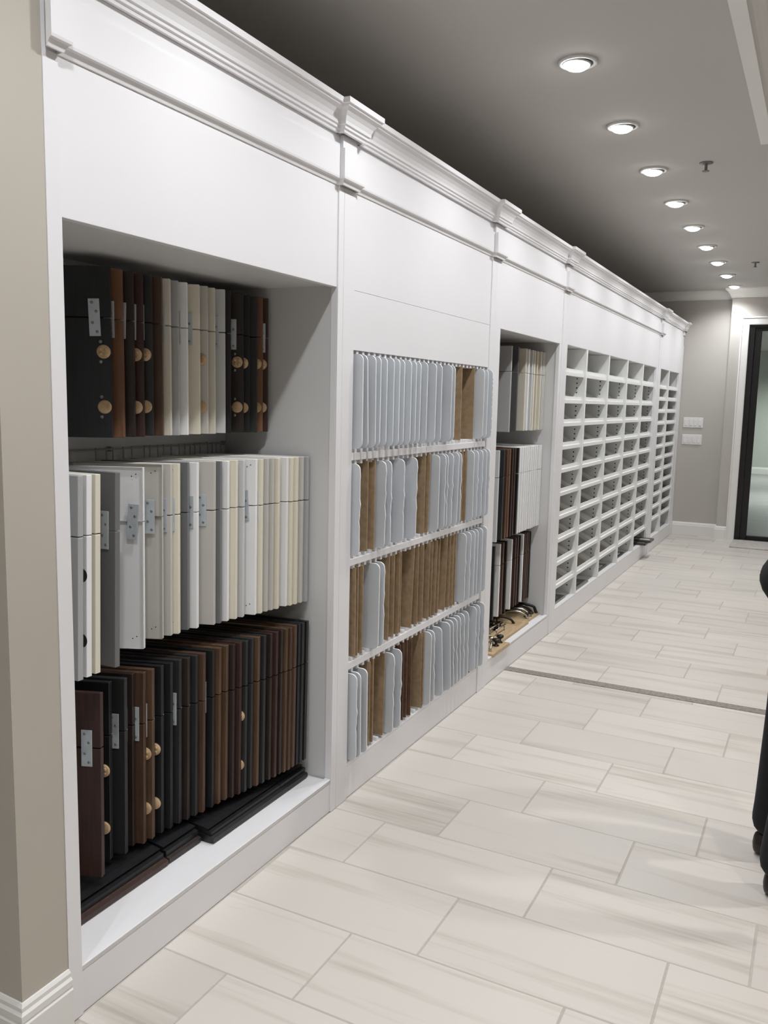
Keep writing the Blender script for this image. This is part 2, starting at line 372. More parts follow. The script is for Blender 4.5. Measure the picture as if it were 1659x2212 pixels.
for k in range(-5, 9):
    y = 3.40+0.829*k
    lab = ('%s downlight from the near end of the bright ceiling row' % nth(k).replace('first', 'first and nearest')) if k >= 0 else '%s wall-row downlight nearer than the photo shows, above the camera side' % nth(-k-1)
    if k == 8: lab = 'farthest downlight of the row, beside the far crown moulding'
    downlight(LX, y, lab, SPOT_W, SPOT_COL, 'downlights along the display wall')
for x, y in ((2.7, -1.2), (2.7, 1.0), (2.7, 3.2), (3.6, 6.2), (3.6, 8.4)):  # unseen fill lamps, added to brighten the floor and the unit fronts
    zz = CEIL+0.26 if y < TY1 and TX0 < x < TX1 else CEIL
    downlight(x, y, 'added fill downlight on the open side of the showroom, out of view', ROOM_FILL_W, ROOM_FILL_COL, 'added room fill downlights', tilt=0.0, size=150, zc=zz)
for y in (15.4, 19.6):  # unseen lamps added to brighten the room behind the glass
    downlight(1.0, y, 'added fill downlight in the room beyond the glass door', 400, (0.95, 1.0, 0.97), 'added fill downlights beyond the door', tilt=0.0, size=150)

# sprinkler heads
def sprinkler(x, y, label):
    t = thing('fire_sprinkler', label, 'sprinkler', (x, y, CEIL), group='ceiling sprinklers')
    link('escutcheon', lathemesh([(0, 0), (0.036, 0), (0.034, -0.005), (0.018, -0.008), (0, -0.008)], 24), mat('sprinkler_metal', (120, 118, 116), 0.4, 0.4), t)
    link('stem', cylmesh(0.008, 0.034, 12, z0=-0.042), MATS['sprinkler_metal'], t)
    link('deflector', cylmesh(0.019, 0.003, 16, z0=-0.045), MATS['sprinkler_metal'], t)
sprinkler(0.82, 5.02, 'nearer of the two small grey fire sprinklers on the ceiling')
sprinkler(0.84, 8.5, 'farther small grey fire sprinkler, near the end of the light row')

# switch plates on the far wall
def switch_plate(x0, z0, label):
    t = thing('switch_plate', label, 'light switch', (x0, YFAR, z0), group='switch plates on the far wall')
    bm = bmesh.new(); addbox(bm, 0, 0.218, -0.008, -0.0003, 0, 0.116); bmesh.ops.bevel(bm, geom=list(bm.edges), offset=0.003, segments=1, affect='EDGES')
    link('cover', to_mesh(bm), M['trim'], t)
    for i in range(4):
        me = boxmesh(-0.0165, 0.0165, -0.012, -0.0085, 0.024, 0.092, 0.0015)
        s = link('rocker', me, M['white'], t, (0.033+i*0.0506, 0, 0)); s.rotation_euler = (0.03, 0, 0)
switch_plate(0.052, 1.258, 'white four-gang switch plate, upper of two on the grey far wall')
switch_plate(0.050, 1.062, 'white four-gang switch plate, lower of two on the grey far wall')

# ================================================================== DISPLAY UNITS
SEAMS = [1.305, 2.547, 4.053, 5.332, 8.88, 10.397]
OPTOP, LEDGE, DEPTH, HEAD = 1.865, 0.120, 0.47, 2.352
HFRONT = 0.0
def base_unit(name, label, y0, y1):
    return thing(name, label, 'display unit', (0, y0, 0))
def shell(t, y0, y1, oy0, oy1, ztop, zbot, depth=DEPTH, splitz=None, frame=0.022):
    """plinth, stiles, header, side panels, top and back of one bay; oy0..oy1 x zbot..ztop is the opening"""
    g = 0.0006
    box('plinth_panel', -0.02, 0, y0+g, y1-g, 0.001, zbot-0.012, M['white'], t)
    box('ledge', -depth, 0.0, oy0, oy1, zbot-0.012, zbot, M['white'], t, 0.0015)
    boxes('stile', [(-frame, 0, y0+g, oy0, zbot-0.012, ztop)], M['white'], t, 0.0012)
    boxes('stile', [(-frame, 0, oy1, y1-g, zbot-0.012, ztop)], M['white'], t, 0.0012)
    if splitz:
        box('header_panel', -0.02, 0, y0+g, y1-g, splitz+0.001, HEAD, M['white'], t, 0.0008)
        box('header_panel', -0.02, 0, y0+g, y1-g, ztop, splitz, M['white'], t, 0.0008)
    else:
        box('header_panel', -frame, 0, y0+g, y1-g, ztop, HEAD, M['white'], t, 0.0008)
    box('side_panel', -depth, -frame, oy0-0.016, oy0-0.004, zbot-0.012, ztop+0.02, M['inner'], t)
    box('side_panel', -depth, -frame, oy1+0.004, oy1+0.016, zbot-0.012, ztop+0.02, M['inner'], t)
    box('top_panel', -depth, -frame, oy0-0.016, oy1+0.016, ztop+0.006, ztop+0.02, M['inner'], t)
    box('back_panel', -depth-0.012, -depth, oy0-0.016, oy1+0.016, zbot-0.012, ztop+0.02, M['inner'], t)
U1 = base_unit('display_unit', 'tall white display unit nearest the camera, hung with cabinet door samples', *SEAMS[0:2])
shell(U1, SEAMS[0], SEAMS[1], 1.346, 2.512, OPTOP, LEDGE)
box('ledge_lip', -0.022, 0.003, 1.346, 2.512, LEDGE, LEDGE+0.006, M['white'], U1, 0.002)
U2 = base_unit('display_unit', 'white display unit with four slotted rows of upright sample panels', *SEAMS[1:3])
shell(U2, SEAMS[1], SEAMS[2], 2.625, 3.985, 1.664, 0.136, 0.36, splitz=1.868)
U3 = base_unit('display_unit', 'narrower white display unit with door samples above boards of handles', *SEAMS[2:4])
shell(U3, SEAMS[2], SEAMS[3], 4.150, 5.243, OPTOP, 0.132)
box('ledge_lip', -0.022, 0.003, 4.150, 5.243, 0.132, 0.138, M['white'], U3, 0.002)
U4 = base_unit('display_unit', 'long white display unit of five columns of open cubbies', *SEAMS[3:5])
shell(U4, SEAMS[3], SEAMS[4], 5.402, 8.705, 1.872, 0.140, 0.34)
U5 = base_unit('display_unit', 'farthest white display unit with two columns of small cubbies', *SEAMS[4:6])
shell(U5, SEAMS[4], SEAMS[5], 8.955, 10.20, 1.872, 0.140, 0.34)

# cornice: frieze band and crown, breaking forward over flat pilasters
cornice = thing('cornice', 'white crown cornice with projecting blocks along the display units', 'cornice', (0, SEAMS[0], HEAD))
PIL = [(1.3052, 1.346), (2.512, 2.625), (3.990, 4.115), (5.285, 5.405), (8.80, 8.945), (10.29, 10.397)]
CP = [(0, 2.352), (0.010, 2.352), (0.011, 2.360), (0.016, 2.363), (0.016, 2.371), (0.021, 2.374), (0.022, 2.384), (0.027, 2.398), (0.036, 2.410), (0.047, 2.418), (0.050, 2.424), (0.055, 2.426), (0.055, 2.443), (0, 2.443)]
BP = [(0, 2.192), (0.003, 2.193), (0.005, 2.200), (0.010, 2.207), (0.015, 2.210), (0.016, 2.216), (0.016, 2.304), (0, 2.304)]
for i, (a, b) in enumerate(PIL):
    # flat pilaster strip, one half on each unit
    for u, sa, sb in ((i-1, a, min(b, SEAMS[i]-0.0008)), (i, max(a, SEAMS[i]+0.0008), b)):
        if 0 <= u < 5 and sb-sa > 0.01:
            t = [U1, U2, U3, U4, U5][u]
            box('pilaster', 0.0002, 0.0055, max(sa, SEAMS[u]+0.0008) , sb, 0.001, 2.192, M['white'], t, 0.0006)
    e = 0.022; jo = 0.030
    if i < 5: sweep('crown_block', CP, [(0.0003, a-jo*0.3), (e, a-jo*0.3), (e, b+jo*0.3), (0.0003, b+jo*0.3)] if i else [(e, a), (e, b+jo*0.3), (0.0003, b+jo*0.3)], M['white'], cornice)
    else: sweep('crown_block', CP, [(0.0003, a), (e, a), (e, b)], M['white'], cornice)
    if i < 5: sweep('frieze_block', BP, [(0.0003, a), (e-0.004, a), (e-0.004, b-0.004), (0.0003, b-0.004)] if i else [(e-0.004, a), (e-0.004, b), (0.0003, b)], M['white'], cornice)
    box('frieze_post', 0.0003, e-0.010, a+0.01 if i else a, b-0.01 if i < 5 else b, 2.3045, 2.3515, M['white'], cornice)
    if i < 5:
        a2, b2 = b+jo*0.3, PIL[i+1][0]-(jo*0.3 if i < 4 else 0)
        sweep('crown_run', CP, [(0.0003, a2+0.0005), (0.0003, b2-0.0005)], M['white'], cornice)
        if i < 4: sweep('frieze_band', BP, [(0.0003, b+0.0005), (0.0003, PIL[i+1][0]-0.0005)], M['white'], cornice)
    box('crown_cap', -0.08, 0.0, (SEAMS[i] if i else SEAMS[0]), SEAMS[i+1] if i < 5 else YFAR-0.001, 2.353, 2.443, M['white'], cornice) if i < 5 else None

# ================================================================== DOOR SAMPLES
TH = 0.018
def sample_front(w, h, panel, t=TH):
    """door or drawer front; local x from -w (back) to 0 (front edge), y 0 (near face) to t, z 0..h"""
    bm = bmesh.new(); addbox(bm, -w, 0, 0, t, 0, h)
    if panel:
        bm.faces.ensure_lookup_table()
        f = [q for q in bm.faces if all(abs(v.co.y) < 1e-6 for v in q.verts)][0]
        bmesh.ops.inset_region(bm, faces=[f], thickness=0.052, depth=0)
        ex = bmesh.ops.extrude_discrete_faces(bm, faces=[f])['faces'][0]
        bmesh.ops.translate(bm, verts=ex.verts, vec=(0, 0.007, 0))
    else:
        bmesh.ops.bevel(bm, geom=list(bm.edges), offset=0.0012, segments=1, affect='EDGES')
    return to_mesh(bm)
_sf = {}
def sf(w, h, panel, m):
    key = (round(w, 3), round(h, 3), panel, m.name)
    if key not in _sf:
        _sf[key] = sample_front(w, h, panel); _sf[key].materials.append(m)
    return _sf[key]
plate_me = boxmesh(-0.015, 0.015, -0.003, 0, 0, 0.1, 0.0006); plate_me.materials.append(M['steel'])
scr_me = lathemesh([(0, 0.0012), (0.003, 0.0012), (0.0045, 0), (0, 0)], 10); scr_me.materials.append(M['screw'])
disc_me = lathemesh([(0, 0.006), (0.0155, 0.006), (0.0185, 0.003), (0.019, 0), (0, 0)], 24); disc_me.materials.append(M['disc'])
dot_me = lathemesh([(0, 0.003), (0.004, 0.0025), (0.005, 0), (0, 0)], 10); dot_me.materials.append(M['disc'])
def door_sample(x, y, z, w, h, m, label, group, plate=None, discs=False, rz=0.0, lean=0.0, panel=False, holes=False, gap=0.003, bore=False):
    """x, y: far front corner of the sample; it hangs square to the back panel"""
    t = thing('door_sample', label, 'door sample', (x+math.sin(rz)*TH, y-math.cos(rz)*TH, z), (lean, 0, rz), group)
    hd = h*0.705
    link('door_front', sf(w, hd-gap/2, panel, m), None, t)
    link('drawer_front', sf(w, h-hd-gap/2, panel, m), None, t, (0, 0, hd+gap/2))
    if plate is not None:
        px, tilt, dz = plate
        p = link('mending_plate', plate_me, None, t, (px, -0.0006, hd-0.05+dz)); p.rotation_euler = (0, tilt, 0)
        for i, (sx, sz) in enumerate(((0.006, 0.012), (-0.005, 0.036), (0.006, 0.066), (-0.005, 0.09))):
            s = link('screw', scr_me, None, p, (sx, -0.0028, sz)); s.rotation_euler = (math.pi/2, 0, 0)
    if discs:
        for zz in (hd*0.26, hd*0.72):
            if bore:
                d = link('hinge_bore', bore_me, None, t, (discs, 0.0, zz)); d.rotation_euler = (math.pi/2, 0, 0); continue
            d = link('wood_disc', disc_me, None, t, (discs, -0.0003, zz)); d.rotation_euler = (math.pi/2, 0, 0)
            if zz > hd*0.5:
                for ax, az in ((-0.0068, 0.0068), (0.0068, 0.0062), (0.0062, -0.0068), (-0.0066, -0.006)):
                    q = link('peg', dot_me, None, d, (ax, az, 0.0056))
            for dz in (-0.027, 0.027):
                s = link('screw', scr_me, None, t, (discs-0.008, -0.0003, zz+dz)); s.rotation_euler = (math.pi/2, 0, 0); s.scale = (1.2, 1.2, 1.5)
    if holes:
        for hz in (0.03, h-0.025):
            for hx in (-0.03, -0.018):
                s = link('screw_hole', hole_me, None, t, (hx, -0.0003, hz+(hx+0.03)*0.5)); s.rotation_euler = (math.pi/2, 0, 0)
    return t
bore_me = cylmesh(0.0175, 0.0006, 24); bore_me.materials.append(M['hole'])
hole_me = cylmesh(0.0018, 0.0006, 8); hole_me.materials.append(M['hole'])
NM = dict(white='white painted', grey='grey painted', dgrey='dark grey painted', slate='slate grey painted', cream='cream painted', beige='beige painted',
          greige='greige painted', lgrey='pale grey painted', char='charcoal painted')
NW = dict(black='black stained', espresso='dark espresso', brown='brown stained', red='red-brown stained', amber='amber brown wooden', slate='dark slate stained', walnut='walnut brown')
LASTROW = []
def row_of_samples(rowname, group, specs, z, h, wmax, xback=-0.455):
    for i, s in enumerate(specs):
        kind, x, y = s[0], s[1], s[2]; kw = s[3] if len(s) > 3 else {}
        wood = kind.startswith('w_'); key = kind[2:] if wood else kind
        m = WOOD[key] if wood else PAINT[key]
        lab = '%s door sample, %s from the left %s' % ((NW if wood else NM)[key], nth(i), rowname)
        w = min(wmax, (x-xback)/max(0.5, math.cos(kw.get('rz', 0))))
        LASTROW.append(door_sample(x, y, z+random.uniform(-0.0015, 0.0015), w, h, m, lab, group, rz=kw.pop('rz', random.uniform(-0.006, 0.012)), **kw))
def P(px=-0.03, tilt=0.0, dz=0.0): return (px, tilt, dz)
# --- near niche, upper rail
T1y = [1.760, 1.805, 1.847, 1.884, 1.922, 1.964, 2.000, 2.035, 2.076, 2.133, 2.173, 2.209, 2.260, 2.290, 2.360, 2.394, 2.437, 2.470, 2.502]
T1k = ['w_black', 'w_amber', 'w_espresso', 'w_red', 'w_slate', 'w_brown', 'beige', 'grey', 'white', 'cream', 'greige', 'beige', 'lgrey', 'w_black', 'w_espresso', 'w_black', 'w_slate', 'w_amber', 'w_red']
T1f = {0: dict(plate=P(-0.040, -0.03), discs=-0.019, holes=True, rz=0.54), 1: dict(plate=P(-0.036)), 2: dict(plate=P(-0.036, 0.03)), 3: dict(plate=P(-0.033, 0.02), discs=-0.021), 4: dict(plate=P(-0.036), discs=-0.021),
       6: dict(plate=P(-0.03, 0.01)), 8: dict(plate=P(-0.034)), 9: dict(plate=P(-0.036)), 10: dict(discs=-0.021), 12: dict(plate=P(-0.034)), 14: dict(plate=P(-0.038), discs=-0.021), 15: dict(discs=-0.022), 17: dict(discs=-0.022), 18: dict(plate=P(-0.024, 0.0), discs=-0.022)}
row_of_samples('on the near niche\'s upper rail', 'door samples on the upper rail of the near niche', [(k, -0.27, y, dict({'rz': 0.54+random.uniform(-0.02, 0.02)}, **T1f.get(i, {}))) for i, (k, y) in enumerate(zip(T1k, T1y))], 1.372, 0.462, 0.18)
# --- near niche, middle rail
T2 = [('grey', -.119, 1.488), ('white', -.123, 1.520, dict(discs=-0.016, bore=True)), ('cream', -.127, 1.553), ('dgrey', -.120, 1.614, dict(plate=P(-0.036, 0.0))), ('white', -.184, 1.778, dict(plate=P(-0.030, 0.06), panel=True, holes=True)),
      ('greige', -.204, 1.877, dict(plate=P(-0.034), panel=True, holes=True)), ('greige', -.206, 1.920, dict(plate=P(-0.026))), ('cream', -.200, 1.947, dict(plate=P(-0.026), holes=True)), ('dgrey', -.203, 1.992), ('white', -.196, 2.028, dict(plate=P(-0.026))),
      ('greige', -.175, 2.084, dict(plate=P(-0.04))), ('dgrey', -.171, 2.109, dict(plate=P(-0.03))), ('white', -.170, 2.146), ('cream', -.159, 2.175), ('lgrey', -.158, 2.212), ('white', -.138, 2.252, dict(plate=P(-0.036, -0.05), holes=True)),
      ('cream', -.134, 2.280, dict(plate=P(-0.026), holes=True)), ('greige', -.130, 2.307), ('greige', -.126, 2.332), ('cream', -.122, 2.360), ('white', -.116, 2.402), ('cream', -.112, 2.427), ('cream', -.107, 2.451), ('greige', -.102, 2.477), ('grey', -.096, 2.503)]
row_of_samples('on the near niche\'s middle rail', 'door samples on the middle rail of the near niche', [(q[0], q[1], q[2], dict({'rz': 0.02 if i < 4 else 0.42-0.012*(i-4), 'lean': -0.032+0.001*i}, **(q[3] if len(q) > 3 else {}))) for i, q in enumerate(T2)], 0.777, 0.515, 0.34)
# --- near niche, lower rail
T3x = lambda y: -0.19+(y-1.70)/(2.483-1.70)*0.105
T3 = [('w_red', -.156, 1.580, dict(plate=P(-0.038, 0.0))), ('w_black', -.20, 1.655, dict(discs=-0.018)), ('w_slate', -.185, 1.698, dict(plate=P(-0.032))), ('w_espresso', -.197, 1.741, dict(plate=P(-0.03))), ('w_brown', -.181, 1.768, dict(plate=P(-0.028))), ('w_walnut', -.176, 1.798, dict(plate=P(-0.03), discs=-0.021)),
      ('w_black', -.175, 1.836, dict(plate=P(-0.036), discs=-0.021)), ('w_black', -.172, 1.872, dict(plate=P(-0.036))), ('w_slate', -.169, 1.908, dict(plate=P(-0.024))), ('w_espresso', -.164, 1.940, dict(plate=P(-0.034))), ('w_slate', -.159, 1.972, dict(plate=P(-0.034))),
      ('w_brown', -.153, 2.000), ('w_black', -.149, 2.040, dict(plate=P(-0.036))), ('w_walnut', -.145, 2.068, dict(plate=P(-0.036))), ('w_walnut', -.140, 2.097), ('w_espresso', -.134, 2.125), ('w_red', -.128, 2.153), ('w_slate', -.123, 2.178, dict(discs=-0.021)), ('w_slate', -.119, 2.204),
      ('w_walnut', -.113, 2.231), ('w_slate', -.109, 2.260), ('w_espresso', -.104, 2.290), ('w_red', -.099, 2.317), ('w_espresso', -.096, 2.342), ('w_walnut', -.093, 2.367), ('w_brown', -.090, 2.390), ('w_walnut', -.087, 2.412), ('w_black', -.087, 2.436), ('w_slate', -.086, 2.460), ('w_black', -.085, 2.484)]
row_of_samples('on the near niche\'s lower rail', 'door samples on the lower rail of the near niche', [(q[0], q[1], q[2], dict({'rz': 0.36-0.008*i, 'lean': -0.026}, **(q[3] if len(q) > 3 else {}))) for i, q in enumerate(T3)], 0.195, 0.512, 0.34)
# a pale sticker on the first sample, and lettering at the top of the white middle one
link('sticker', boxmesh(-0.19, -0.128, -0.0012, -0.0002, 0.427, 0.443), mat('grey_sticker', (176, 180, 182), 0.6), LASTROW[0])
def lettering(txt, size, m, parent, loc, rot, name='lettering'):
    cu = bpy.data.curves.new('txt', 'FONT'); cu.body = txt; cu.size = size; cu.extrude = 0.0002; cu.resolution_u = 2
    o = bpy.data.objects.new('txt', cu); COL.objects.link(o); bpy.context.view_layer.update()
    me = bpy.data.meshes.new_from_object(o.evaluated_get(bpy.context.evaluated_depsgraph_get())); bpy.data.objects.remove(o)
    me.materials.clear(); q = link(name, me, m, parent, loc); q.rotation_euler = rot; return q
M['ink'] = mat('black_ink', (24, 24, 24), 0.8)
lettering('LINEN', 0.014, M['ink'], LASTROW[19+4], (-0.175, -0.0006, 0.515-0.020), (math.pi/2, 0, 0))
# hanging rails with hooks on the back of both niches
def hang_rail(y0, y1, z, ys, label, xb=-DEPTH):
    t = thing('hanging_rail', label, 'hanging rail', (xb, y0, z))
    r = link('rail_wire', tubemesh([(0.016, 0, 0.012), (0.016, y1-y0, 0.012)], 0.0022, 8), M['wire'], t)
    for e in (0.01, (y1-y0)/2, y1-y0-0.01):
        link('bracket', boxmesh(0.0005, 0.017, -0.003, 0.003, 0.004, 0.02), M['wire'], t, (0, e, 0))
    hk = tubemesh([(0.016, 0, 0.018), (0.017, 0, 0.004), (0.017, 0, -0.02), (0.024, 0, -0.026), (0.034, 0, -0.026)], 0.0022, 6)
    hk.materials.append(M['wire'])
    for y in ys: link('hook', hk, None, t, (0, y-y0, 0))
    return t
for zt, lab, ys in ((1.79, 'wire hanging rail behind the top door samples of the near niche', [y-TH/2 for y in T1y]),
                    (1.292+0.02, 'wire hanging rail above the pale door samples of the near niche', [s[2]-TH/2 for s in T2]),
                    (0.707+0.012, 'wire hanging rail behind the dark door samples of the near niche', [s[2]-TH/2 for s in T3])):
    hang_rail(1.36, 2.505, zt, ys, lab)
# loose moulding lengths on the ledge of the near niche
def moulding(name, label, x0, x1, y0, y1, z0, h, m, kind=0):
    """crown-like moulding length lying along the ledge; x1 is its front"""
    w = x1-x0
    if kind == 0: prof = [(0, 0), (w, 0), (w, h*0.35), (w*0.93, h*0.42), (w*0.96, h*0.62), (w*0.86, h*0.72), (w*0.5, h*0.86), (w*0.2, h), (0, h)]
    else: prof = [(0, 0), (w*0.9, 0), (w, h*0.2), (w, h*0.75), (w*0.93, h), (0, h)]
    prof = [(a, b+z0) for a, b in prof]
    o = link(name, sweepmesh(prof, [(x0, y0), (x0, y1)], 1, False, (x0, y0, z0)), m, None, (x0, y0, z0))
    return tag(o, label, 'moulding', 'moulding lengths on the near ledge')
zl = LEDGE+0.0003
moulding('moulding_length', 'red-brown moulding length lying lowest at the left of the near ledge', -0.42, -0.122, 1.352, 1.795, zl, 0.022, WOOD['red'], 1)
moulding('moulding_length', 'dark espresso moulding length on the ledge, right of the red-brown one', -0.40, -0.124, 1.800, 1.945, zl, 0.022, WOOD['espresso'], 1)
moulding('moulding_length', 'black grooved moulding lying on the red-brown length at lower left', -0.42, -0.138, 1.352, 1.790, zl+0.0225, 0.040, WOOD['black'])
moulding('moulding_length', 'short black grooved moulding stacked on the espresso length', -0.40, -0.136, 1.800, 1.945, zl+0.0225, 0.040, WOOD['black'])
moulding('moulding_length', 'long black square moulding lying directly on the ledge at right', -0.36, -0.082, 1.952, 2.492, zl, 0.024, WOOD['black'], 1)
moulding('moulding_length', 'upper black stepped moulding on the long one at right, nearer piece', -0.36, -0.094, 1.956, 2.330, zl+0.0245, 0.030, WOOD['black'])
moulding('moulding_length', 'upper black stepped moulding on the long one at right, farther piece', -0.36, -0.094, 2.333, 2.494, zl+0.0245, 0.030, WOOD['black'])

# ================================================================== SLOTTED UNIT (sample panels)
ROWS = [(1.664, 1.302), (1.275, 0.915), (0.890, 0.527), (0.500, 0.136)]
SY0, SY1 = 2.625, 3.985
for (za, zb) in zip([r[1] for r in ROWS[:-1]], [r[0] for r in ROWS[1:]]):
    box('rail', -0.02, 0, SY0, SY1, zb, za, M['white'], U2, 0.001)
    box('row_shelf', -0.36, -0.02, SY0, SY1, zb+0.006, za-0.004, M['inner'], U2)
NS = 31; SP = (SY1-SY0)/NS
div_me = boxmesh(-0.30, -0.003, -0.008, 0.008, 0, 0.014, 0.0008); div_me.materials.append(M['white'])
div2_me = boxmesh(-0.30, -0.003, -0.008, 0.008, -0.014, 0, 0.0008); div2_me.materials.append(M['white'])
for zt, zb in ROWS:
    for i in range(1, NS):
        y = SY0+SP*i-SEAMS[1]
        link('slot_divider', div_me, None, U2, (0, y, zb+0.0002)); link('slot_divider', div2_me, None, U2, (0, y, zt-0.0002))
def panel_mesh(w, h, r, t, chips, rng):
    """thin panel in the x-z plane: x from -w to 0 (front), front corners rounded by r; near face y=0, thickness t"""
    pts = [(-w, 0)]
    if r:
        for k in range(7):
            a = -math.pi/2+k/6*math.pi/2; pts.append((-r+r*math.cos(a), r+r*math.sin(a)))
        n = 14; prev = None
        if chips:
            for k in range(1, n):
                zz = r+(h-2*r)*k/n; pts.append(((rng.uniform(-0.0025, 0.0035) if rng.random() < chips else 0.0), zz))
        for k in range(7):
            a = k/6*math.pi/2; pts.append((-r+r*math.cos(a), h-r+r*math.sin(a)))
    else: pts += [(0, 0), (0, h)]
    pts.append((-w, h))
    bm = bmesh.new()
    f = [bm.verts.new((x, 0, z)) for x, z in pts]; b = [bm.verts.new((x, t, z)) for x, z in pts]
    bm.faces.new(f); bm.faces.new(b)
    for i in range(len(pts)):
        j = (i+1) % len(pts); q = bm.faces.new((f[i], f[j], b[j], b[i])); q.material_index = 1
    return to_mesh(bm)
PM = {}
rng = random.Random(3)
for kk in range(4):
    me = panel_mesh(0.30, 0.334, 0.022, 0.006, [0, 0.0, 0.25, 0.5][kk], rng); me.materials.append(M['panel']); me.materials.append(M['paneledge']); PM['g', kk] = me
for kk, mm in enumerate(('hard', 'hardred')):
    me = panel_mesh(0.30, 0.338, 0, 0.0055, 0, rng); me.materials.append(M[mm]); me.materials.append(M[mm]); PM['b', kk] = me
R1 = [('g', 2.649), ('g', 2.691), ('g', 2.741), ('g', 2.786), ('g', 2.836), ('g', 2.887), ('g', 2.936), ('g', 2.987), ('g', 3.039), ('g', 3.094), ('g', 3.135), ('g', 3.191), ('g', 3.288), ('g', 3.343), ('g', 3.455), ('g', 3.496), ('b', 3.642), ('b', 3.808), ('g', 3.862), ('g', 3.913), ('g', 3.976)]
R2 = [('g', 2.641), ('b', 2.748), ('b', 2.801), ('g', 2.839), ('g', 2.889), ('g', 2.996), ('g', 3.119), ('b', 3.266), ('b', 3.306), ('g', 3.343), ('g', 3.417), ('g', 3.448), ('g', 3.504), ('g', 3.559), ('g', 3.606), ('b', 3.696), ('b', 3.745), ('g', 3.76), ('g', 3.81), ('g', 3.879), ('g', 3.933), ('g', 3.976)]
R3 = [('b', 2.672), ('b', 2.692), ('b', 2.727), ('g', 2.802), ('g', 2.842), ('b', 2.94), ('b', 2.987), ('b', 3.045), ('b', 3.062), ('b', 3.164), ('b', 3.218), ('b', 3.267), ('b', 3.333), ('b', 3.366), ('b', 3.404), ('b', 3.45), ('b', 3.522), ('b', 3.571), ('b', 3.607), ('b', 3.632), ('g', 3.699), ('g', 3.753), ('g', 3.803), ('g', 3.858), ('g', 3.912), ('g', 3.974)]
R4 = [('g', 2.646), ('g', 2.675), ('g', 2.726), ('b', 2.798), ('b', 2.836), ('b', 2.92), ('g', 2.952), ('g', 3.016), ('r', 3.068), ('r', 3.103), ('r', 3.139), ('r', 3.171), ('b', 3.275), ('b', 3.302), ('g', 3.318), ('g', 3.362), ('g', 3.442), ('g', 3.535), ('g', 3.579), ('g', 3.625), ('g', 3.672), ('g', 3.719), ('g', 3.768), ('g', 3.868), ('g', 3.91), ('g', 3.972)]
LEAN = {(3, 15): 0.05, (3, 16): 0.105, (3, 17): 0.10, (3, 18): 0.095, (3, 19): 0.088, (3, 20): 0.080, (3, 21): 0.07, (3, 22): 0.045, (3, 1): 0.02, (3, 2): 0.02, (3, 5): -0.02, (2, 0): 0.02, (2, 9): -0.06, (2, 10): 0.0, (2, 13): -0.02, (2, 14): -0.03, (2, 15): -0.03, (2, 16): -0.05, (1, 8): -0.035, (0, 1): 0.045, (0, 2): 0.02, (1, 13): -0.03, (1, 12): -0.02}
RN = ['top', 'second', 'third', 'bottom']
for r, row in enumerate((R1, R2, R3, R4)):
    zt, zb = ROWS[r]
    for i, (kd, y) in enumerate(row):
        if kd == 'g':
            kk = [0, 0, 1][i % 3] if r == 0 else rng.choice([1, 2, 3]); me = PM['g', kk]; x = 0.035+rng.uniform(-0.003, 0.003); nm = 'grey_sample_panel'
            lab = 'grey round-cornered panel, %s from the left in the %s slotted row' % (nth(i), RN[r])
        else:
            me = PM['b', 1 if kd == 'r' else 0]; x = 0.006+rng.uniform(-0.004, 0.004); nm = 'hardboard_panel'
            lab = '%s square hardboard panel, %s from the left in the %s slotted row' % ('dark red-brown' if kd == 'r' else 'brown', nth(i), RN[r])
        ln = LEAN.get((r, i), rng.uniform(-0.006, 0.006))
        z0 = zb+(0.0152 if kd == 'g' else 0.0152)
        o = link(nm, me, None, None, (x, y-0.006, z0)); o.rotation_euler = (0, 0, rng.uniform(-0.01, 0.01))
        # lean about the panel's own mid height
        o.rotation_euler.x = ln; o.location.y += math.sin(ln)*0.167
        tag(o, lab, 'sample panel', 'sample panels in the slotted unit')
        if (r, i) in ((1, 7), (0, 16)):       # pencilled note running down the brown panel
            rr = random.Random(5+i); pts = []; zz = 0.235
            while zz > 0.12:
                pts.append((-0.052+rr.uniform(-0.011, 0.011), -0.0004, zz)); zz -= rr.uniform(0.002, 0.006)
            link('pencil_note', tubemesh(pts, 0.0007, 5), M['ink'], o)
        if (r, i) == (0, 20):                 # printed spine on the front edge of the farthest panel
            rr = random.Random(9); bm = bmesh.new(); zz = 0.03
            while zz < 0.30:
                hgt = rr.uniform(0.003, 0.006)
                if rr.random() < 0.85: addbox(bm, 0.0, 0.0004, 0.0015, 0.0045, zz, zz+hgt)
                zz += hgt+0.003
            link('spine_lettering', to_mesh(bm), M['ink'], o)

# ================================================================== THIRD UNIT
T = [('w_amber', 4.387), ('grey', 4.602), ('char', 4.720), ('beige', 4.866), ('white', 4.925), ('lgrey', 4.994), ('cream', 5.034), ('beige', 5.091), ('cream', 5.169), ('lgrey', 5.208), ('beige', 5.238)]
row_of_samples('on the handle unit\'s top rail', 'door samples on the upper rail of the handle unit', [(k, -0.085, y) for k, y in T], 1.330, 0.48, 0.34)
T = [('lgrey', 4.446), ('w_slate', 4.530), ('w_brown', 4.588), ('w_amber', 4.633), ('w_espresso', 4.683), ('w_red', 4.726), ('w_black', 4.785)]+[('white', y) for y in (4.82, 4.865, 4.91, 4.947, 4.984, 5.031, 5.069, 5.108, 5.147, 5.187, 5.212, 5.238)]
row_of_samples('on the handle unit\'s middle rail', 'door samples on the middle rail of the handle unit', [(k, -0.08, y) for k, y in T], 0.720, 0.512, 0.34)
T = [('w_black', 4.564), ('white', 4.655), ('w_brown', 4.713), ('w_espresso', 4.777), ('white', 4.868), ('w_red', 4.940), ('w_brown', 4.985), ('w_black', 5.030), ('white', 5.090), ('w_red', 5.130), ('w_walnut', 5.165), ('w_brown', 5.200), ('w_black', 5.236)]
